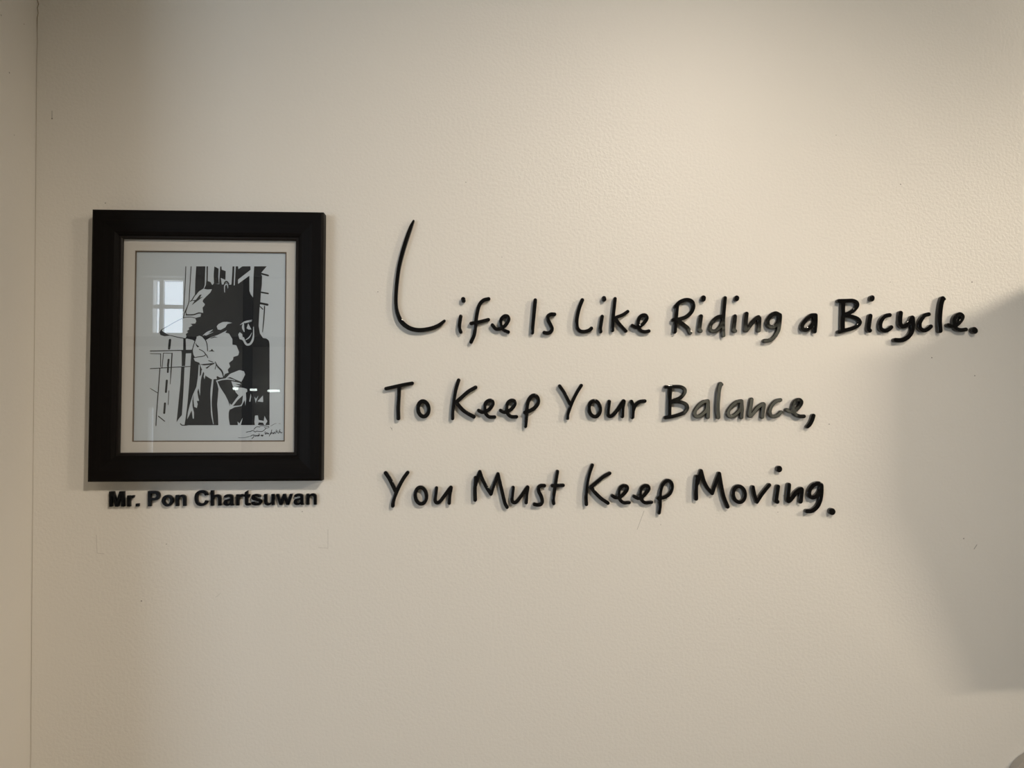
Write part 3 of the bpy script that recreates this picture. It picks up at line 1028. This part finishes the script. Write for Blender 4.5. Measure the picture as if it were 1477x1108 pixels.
word(940, 530, 5.681,
     (G + 'B that begins the word Balance', [(36, False, [(152, 165), (147, 280), (145, 400)]), (30, False, [(115, 160), (180, 157), (240, 160), (273, 182), (268, 215), (235, 250), (175, 274)]), (30, False, [(165, 283), (230, 283), (280, 300), (294, 330), (275, 365), (220, 390), (160, 405), (113, 412)])]),
     (G + 'a between B and l in the word Balance', [(32, False, [(460, 276), (425, 283), (385, 315), (356, 360), (357, 393), (382, 403), (420, 382), (452, 342), (462, 285)]), (32, False, [(462, 277), (464, 340), (462, 408)])]),
     (G + 'l in the word Balance', [(37, False, [(566, 136), (552, 185), (545, 260), (541, 340), (546, 408)]), (26, False, [(566, 133), (577, 140)])]),
     (G + 'a between l and n in the word Balance', [(32, False, [(735, 276), (700, 283), (660, 315), (629, 360), (632, 393), (657, 402), (695, 380), (728, 340), (738, 285)]), (32, False, [(738, 277), (741, 340), (738, 410)])]),
     (G + 'n in the word Balance', [(34, False, [(820, 263), (812, 320), (804, 375), (808, 398), (832, 378), (870, 330), (918, 301), (914, 350), (908, 406)])]),
     (G + 'c in the word Balance', [(32, False, [(1057, 267), (1020, 277), (985, 315), (969, 360), (980, 394), (1010, 402), (1040, 388), (1062, 367)])]),
     (G + 'e at the end of the word Balance', [(32, False, [(1110, 348), (1140, 362), (1175, 355), (1213, 320), (1230, 286), (1213, 266), (1185, 273), (1163, 305), (1160, 350), (1180, 385), (1215, 401), (1250, 401)])]),
     ('glossy black slanted comma after the word Balance', [(34, False, [(1328, 396), (1318, 430), (1300, 465), (1281, 486, 30)])]))
word(540, 660, 10.55,
     (G + 'Y that begins the word You', [(58, False, [(168, 237), (225, 320), (275, 420), (318, 510)]), (57, False, [(504, 232), (440, 320), (375, 440), (318, 570), (284, 670), (278, 738)])]),
     (G + 'o in the word You', [ring(705, 582, 86, 126, 56, lean=-0.05)]),
     (G + 'u at the end of the word You', [(54, False, [(943, 467), (931, 560), (923, 650), (945, 690), (990, 678), (1050, 605), (1162, 457), (1146, 570), (1138, 696)])]))
word(660, 660, 8.206,
     (G + 'M that begins the word Must', [(46, False, [(208, 503), (205, 400), (207, 300), (212, 242)]), (43, False, [(212, 330), (235, 240), (263, 170)]), (43, False, [(263, 170), (290, 250), (340, 350), (395, 434)]), (43, False, [(395, 434), (430, 320), (478, 196)]), (43, False, [(478, 196), (505, 310), (535, 440), (560, 540), (586, 590)])]),
     (G + 'u in the word Must', [(42, False, [(658, 357), (650, 430), (644, 500), (662, 534), (700, 523), (760, 448), (829, 352), (818, 440), (813, 536)])]),
     (G + 's in the word Must', [(44, False, [(1028, 335), (985, 336), (958, 360), (965, 410), (990, 460), (1003, 520), (985, 556), (945, 563), (910, 556)])]),
     (G + 't at the end of the word Must', [(42, False, [(1183, 167), (1165, 280), (1147, 400), (1133, 500), (1139, 546)]), (43, False, [(1122, 335), (1180, 333), (1250, 331)])]))
word(820, 660, 8.206,
     (G + 'K of the word Keep that follows Must', [(43, False, [(283, 92), (245, 200), (220, 320), (209, 450), (213, 556)]), (44, False, [(488, 188), (420, 225), (340, 290), (265, 352)]), (44, False, [(265, 352), (320, 420), (390, 488), (468, 541)])]),
     (G + 'e next to the K of Keep in the third line', [(42, False, [(521, 454), (560, 477), (610, 470), (665, 425), (698, 375), (690, 342), (655, 334), (615, 360), (596, 420), (607, 490), (652, 535), (719, 535)])]),
     (G + 'e next to the p of Keep in the third line', [(42, False, [(779, 461), (820, 484), (865, 475), (920, 425), (953, 375), (945, 342), (910, 334), (870, 360), (851, 420), (863, 490), (907, 536), (984, 531)])]),
     (G + 'p of the word Keep that follows Must', [(44, False, [(1075, 658, 40), (1085, 570), (1085, 480), (1091, 400), (1117, 320), (1165, 275), (1213, 292), (1229, 350), (1208, 418), (1160, 463), (1110, 479), (1062, 482)])]))
word(980, 660, 6.154,
     (G + 'M that begins the word Moving', [(38, False, [(150, 366), (149, 280), (155, 172)]), (34, False, [(160, 235), (175, 180), (194, 119)]), (34, False, [(194, 119), (220, 210), (250, 270), (293, 319)]), (34, False, [(293, 319), (325, 220), (355, 144)]), (36, False, [(355, 144), (375, 260), (395, 350), (430, 438)])]),
     (G + 'o in the word Moving', [ring(532, 327, 53, 71, 34, lean=-0.06)]),
     (G + 'v in the word Moving', [(34, False, [(655, 264), (668, 330), (690, 396)]), (34, False, [(690, 396), (740, 320), (801, 245)])]),
     (G + 'i in the word Moving', [dot(888, 103, 53, 0, 3), (39, False, [(877, 260), (868, 320), (861, 380), (871, 394)])]),
     (G + 'n in the word Moving', [(40, False, [(975, 245), (967, 320), (965, 370), (975, 388), (1000, 363), (1040, 310), (1085, 281), (1085, 330), (1078, 391)])]),
     (G + 'g at the end of the word Moving', [(38, False, [(1262, 244), (1235, 231), (1190, 248), (1158, 295), (1157, 338), (1185, 356), (1225, 338), (1255, 290), (1263, 246), (1263, 320), (1250, 390), (1225, 440), (1180, 474), (1136, 478)])]),
     ('glossy black round full stop after the word Moving', [(60, False, [(1357, 480), (1359, 483)])]))

GRP = 'raised letters of the handwritten quote'


def solid(name, strokes, conv, wsc, m, parent, loc, thick, bevel, h=0.0005):
    pts = [conv(p) for s in strokes for p in s[2]]
    w = max(s[0] for s in strokes) * wsc
    xs = [p[0] for p in pts]
    zs = [p[1] for p in pts]
    sh = Shape(min(xs) - w, max(xs) + w, min(zs) - w, max(zs) + w, h)
    for (w0, closed, p) in strokes:
        q = [(a[0], a[1], a[2] if len(a) > 2 else w0) for a in p]
        q = spline(q, closed) if len(q) > 2 else [np.array(a, float) for a in q]
        sh.stroke([(*conv(a), a[2] * wsc) for a in q])
    me = outline_mesh(name, sh.contours(0.00007), loc[0], loc[2], thick, bevel)
    return link_mesh(name, me, m, parent, loc if parent is None else None)


for (ox, oy, sc, lab, strokes) in Q:
    conv = lambda p, ox=ox, oy=oy, sc=sc: wall_pt(ox + p[0] / sc, oy + p[1] / sc, TH)
    wsc = PXM * (1 - TH / 1.5) / sc
    norm = [s for s in strokes if s[0] != 'dot']
    dots = [(s[1], False, s[2]) for s in strokes if s[0] == 'dot']
    allp = [conv(p) for s in norm for p in s[2]]
    loc = (sum(p[0] for p in allp) / len(allp), 0.0, min(p[1] for p in allp))
    mark = 'full stop' in lab or 'comma' in lab
    cat = 'punctuation' if mark else 'letter'
    if dots:
        t = thing('raised_letter', lab, cat, loc, GRP)
        solid('stem', norm, conv, wsc, M_ACRYL, t, loc, TH, 0.0012)
        solid('dot', dots, conv, wsc, M_ACRYL, t, loc, TH, 0.0012)
    else:
        o = solid('punctuation_mark' if mark else 'raised_letter', norm, conv, wsc, M_ACRYL, None, loc, TH, 0.0012)
        tag(o, lab, cat, GRP)

# ------------------------------------------------------------------ name in bold block letters under the frame
n_low = [(66, 0), (66, 519), (193, 519), (193, 443), (230, 485), (270, 513), (320, 527), (362, 531), (420, 524), (475, 500), (515, 460), (535, 410),
         (541, 322), (541, 0), (404, 0), (404, 265), (399, 350), (385, 390), (355, 415), (313, 424), (265, 412), (225, 380), (207, 330), (203, 235), (203, 0)]


def ell(cx, cy, rx, ry, n=36):
    return [(cx + rx * math.cos(2 * math.pi * k / n), cy + ry * math.sin(2 * math.pi * k / n)) for k in range(n)]


GL = {
    'M': (833, [(72, 0), (72, 716), (288, 716), (418, 228), (546, 716), (763, 716), (763, 0), (629, 0), (629, 564), (487, 0), (348, 0), (206, 564), (206, 0)]),
    'r': (389, [(203, 0), (65, 0), (65, 519), (193, 519), (193, 445), (226, 490), (252, 513), (312, 531), (354, 525), (391, 509), (348, 389), (320, 401), (291, 407), (250, 394), (222, 355), (208, 280), (203, 160)]),
    '.': (278, [(72, 0), (209, 0), (209, 137), (72, 137)]),
    'P': (667, [(73, 0), (73, 716), (305, 716), (437, 712), (500, 700), (560, 660), (600, 605), (621, 530), (621, 470), (605, 400), (560, 335), (500, 297), (410, 275), (217, 270), (217, 0)],
          [(217, 595), (217, 391), (366, 393), (425, 410), (460, 445), (472, 495), (458, 545), (420, 580), (366, 592)]),
    'o': (611, ell(305, 259, 264, 271), ell(305, 259, 122, 156)),
    'n': (611, n_low),
    'C': (722, [(670, 505), (640, 600), (590, 665), (520, 708), (435, 726), (370, 728), (260, 715), (165, 665), (95, 590), (55, 490), (47, 354), (58, 230), (98, 125), (165, 45), (250, 5), (364, -12), (480, 5), (570, 50), (630, 115), (671, 219), (531, 263), (510, 190), (475, 143), (430, 118), (363, 112), (290, 125), (235, 170), (205, 240), (196, 362), (205, 480), (237, 552), (290, 592), (366, 604), (425, 593), (475, 562), (505, 520), (524, 470)]),
    'h': (611, [(66, 0), (66, 716), (203, 716), (203, 453), (250, 500), (300, 523)] + n_low[7:]),
    'a': (556, [(174, 361), (50, 383), (75, 450), (115, 495), (180, 523), (270, 531), (360, 524), (425, 500), (460, 465), (478, 420), (483, 322), (481, 162), (484, 90), (495, 40), (513, 0), (377, 0), (368, 25), (361, 50), (320, 15), (275, -5), (205, -12), (135, 0), (80, 35), (45, 90), (37, 145), (47, 200), (75, 245), (120, 275), (203, 300), (290, 317), (347, 335), (347, 349), (340, 390), (315, 415), (260, 424), (215, 415), (190, 395)],
          [(347, 242), (320, 234), (250, 219), (200, 203), (178, 180), (172, 154), (182, 120), (207, 95), (245, 86), (290, 95), (325, 120), (343, 155), (347, 215)]),
    't': (333, [(310, 519), (310, 409), (216, 409), (216, 200), (218, 125), (228, 107), (250, 100), (275, 103), (308, 113), (320, 7), (270, -7), (209, -12), (150, -2), (110, 25), (88, 65), (80, 110), (78, 183), (78, 409), (15, 409), (15, 519), (78, 519), (78, 622), (216, 702), (216, 519)]),
    's': (556, [(24, 148), (162, 169), (175, 130), (205, 102), (270, 88), (330, 97), (368, 117), (383, 150), (375, 170), (340, 188), (230, 214), (140, 240), (75, 275), (45, 325), (40, 372), (50, 430), (85, 482), (150, 517), (250, 531), (350, 522), (420, 497), (460, 460), (485, 397), (355, 373), (340, 405), (310, 425), (254, 431), (195, 423), (170, 405), (165, 388), (180, 365), (225, 348), (330, 322), (430, 293), (490, 255), (520, 205), (524, 160), (510, 95), (465, 40), (390, 2), (270, -12), (160, 0), (85, 40), (40, 95)]),
    'u': (611, [(611 - x, 519 - y) for (x, y) in n_low]),
    'w': (778, [(168, 0), (4, 519), (137, 519), (235, 179), (324, 519), (456, 519), (542, 179), (642, 519), (777, 519), (611, 0), (480, 0), (390, 333), (303, 0)]),
}
NT = 0.0075
TXT = 'Mr. Pon Chartsuwan'
H_ = 'small bold black block letter '
NLAB = {0: 'M that starts the row under the frame', 1: 'r between M and the square dot', 4: 'P under the frame',
        5: 'o between P and n', 6: 'n next to the o, before the C', 8: 'C under the frame', 9: 'h between C and a',
        10: 'a between h and r', 11: 'r between a and t', 12: 't between r and s', 13: 's between t and u',
        14: 'u between s and w', 15: 'w between u and a', 16: 'a between w and n', 17: 'n that ends the row under the frame'}
EMX = 299.5 / (9.668 - 0.072 - 0.07)      # pixels per em
nx, base0 = 157.0 - 0.072 * EMX, 731.3
slope_n = -3.0 / 300
pen = 0.0
for i, ch in enumerate(TXT):
    if ch == ' ':
        pen += 0.278
        continue
    g = GL[ch]
    conv = lambda p, pen=pen: wall_pt(nx + (pen + p[0] / 1000) * EMX,
                                      base0 + slope_n * (pen + p[0] / 1000) * EMX - p[1] / 1000 * EMX * 0.985, NT)
    polys = [[conv(p) for p in l] for l in g[1:]]
    xs = [p[0] for p in polys[0]]
    zs = [p[1] for p in polys[0]]
    sh = Shape(min(xs), max(xs), min(zs), max(zs), 0.0004)
    sh.poly(polys[0])
    for l in polys[1:]:
        sh.poly(l, False)
    loc = ((min(xs) + max(xs)) / 2, 0, min(zs))
    nm = 'block_punctuation' if ch == '.' else 'block_letter'
    me = outline_mesh(nm, sh.contours(0.00005), loc[0], loc[2], NT, 0.0004)
    o = link_mesh(nm, me, M_ACRYL2, None, loc)
    if ch == '.':
        tag(o, 'small square black dot beside the r under the picture frame', 'punctuation', 'block letters under the picture frame')
    else:
        tag(o, H_ + NLAB[i], 'letter', 'block letters under the picture frame')
    pen += g[0] / 1000

# ------------------------------------------------------------------ chair whose rounded back just enters the view
cx, cz = wall_pt(1457, 1108, 0.018)
qx, qz = wall_pt(1477, 1083, 0.018)
t = thing('chair', 'grey chair with rounded backrest standing against the wall', 'chair', (cx + 0.235, -0.25, 0))
bm = bmesh.new()
out = []
RX, RZ = 0.235, 0.10
ztop = qz + 0.012
for k in range(25):
    a = math.pi - math.pi * k / 24
    ca, sa = math.cos(a), math.sin(a)
    out.append((math.copysign(abs(ca) ** 0.6, ca) * RX, ztop - RZ + sa ** 0.75 * RZ if sa > 1e-6 else ztop - RZ))
out += [(0.20, 0.50), (-0.20, 0.50)]
f = [bm.verts.new((x, 0.232, z)) for x, z in out]
b = [bm.verts.new((x, 0.248, z)) for x, z in out]
bm.faces.new(f)
bm.faces.new(b[::-1])
for i in range(len(out)):
    j = (i + 1) % len(out)
    bm.faces.new((f[i], b[i], b[j], f[j]))
bmesh.ops.recalc_face_normals(bm, faces=bm.faces[:])
me = bpy.data.meshes.new('backrest')
bm.to_mesh(me)
bm.free()
link_mesh('backrest', me, M_CHAIR, t)
boxes('seat', [(-0.22, 0.22, -0.22, 0.20, 0.43, 0.455)], M_CHAIR, t, 0.008)
for sx in (-1, 1):
    boxes('leg', [(sx * 0.19 - 0.012, sx * 0.19 + 0.012, -0.205, -0.181, 0, 0.43)], M_CHROME, t)
    boxes('leg', [(sx * 0.19 - 0.012, sx * 0.19 + 0.012, 0.206, 0.230, 0, 0.60)], M_CHROME, t)
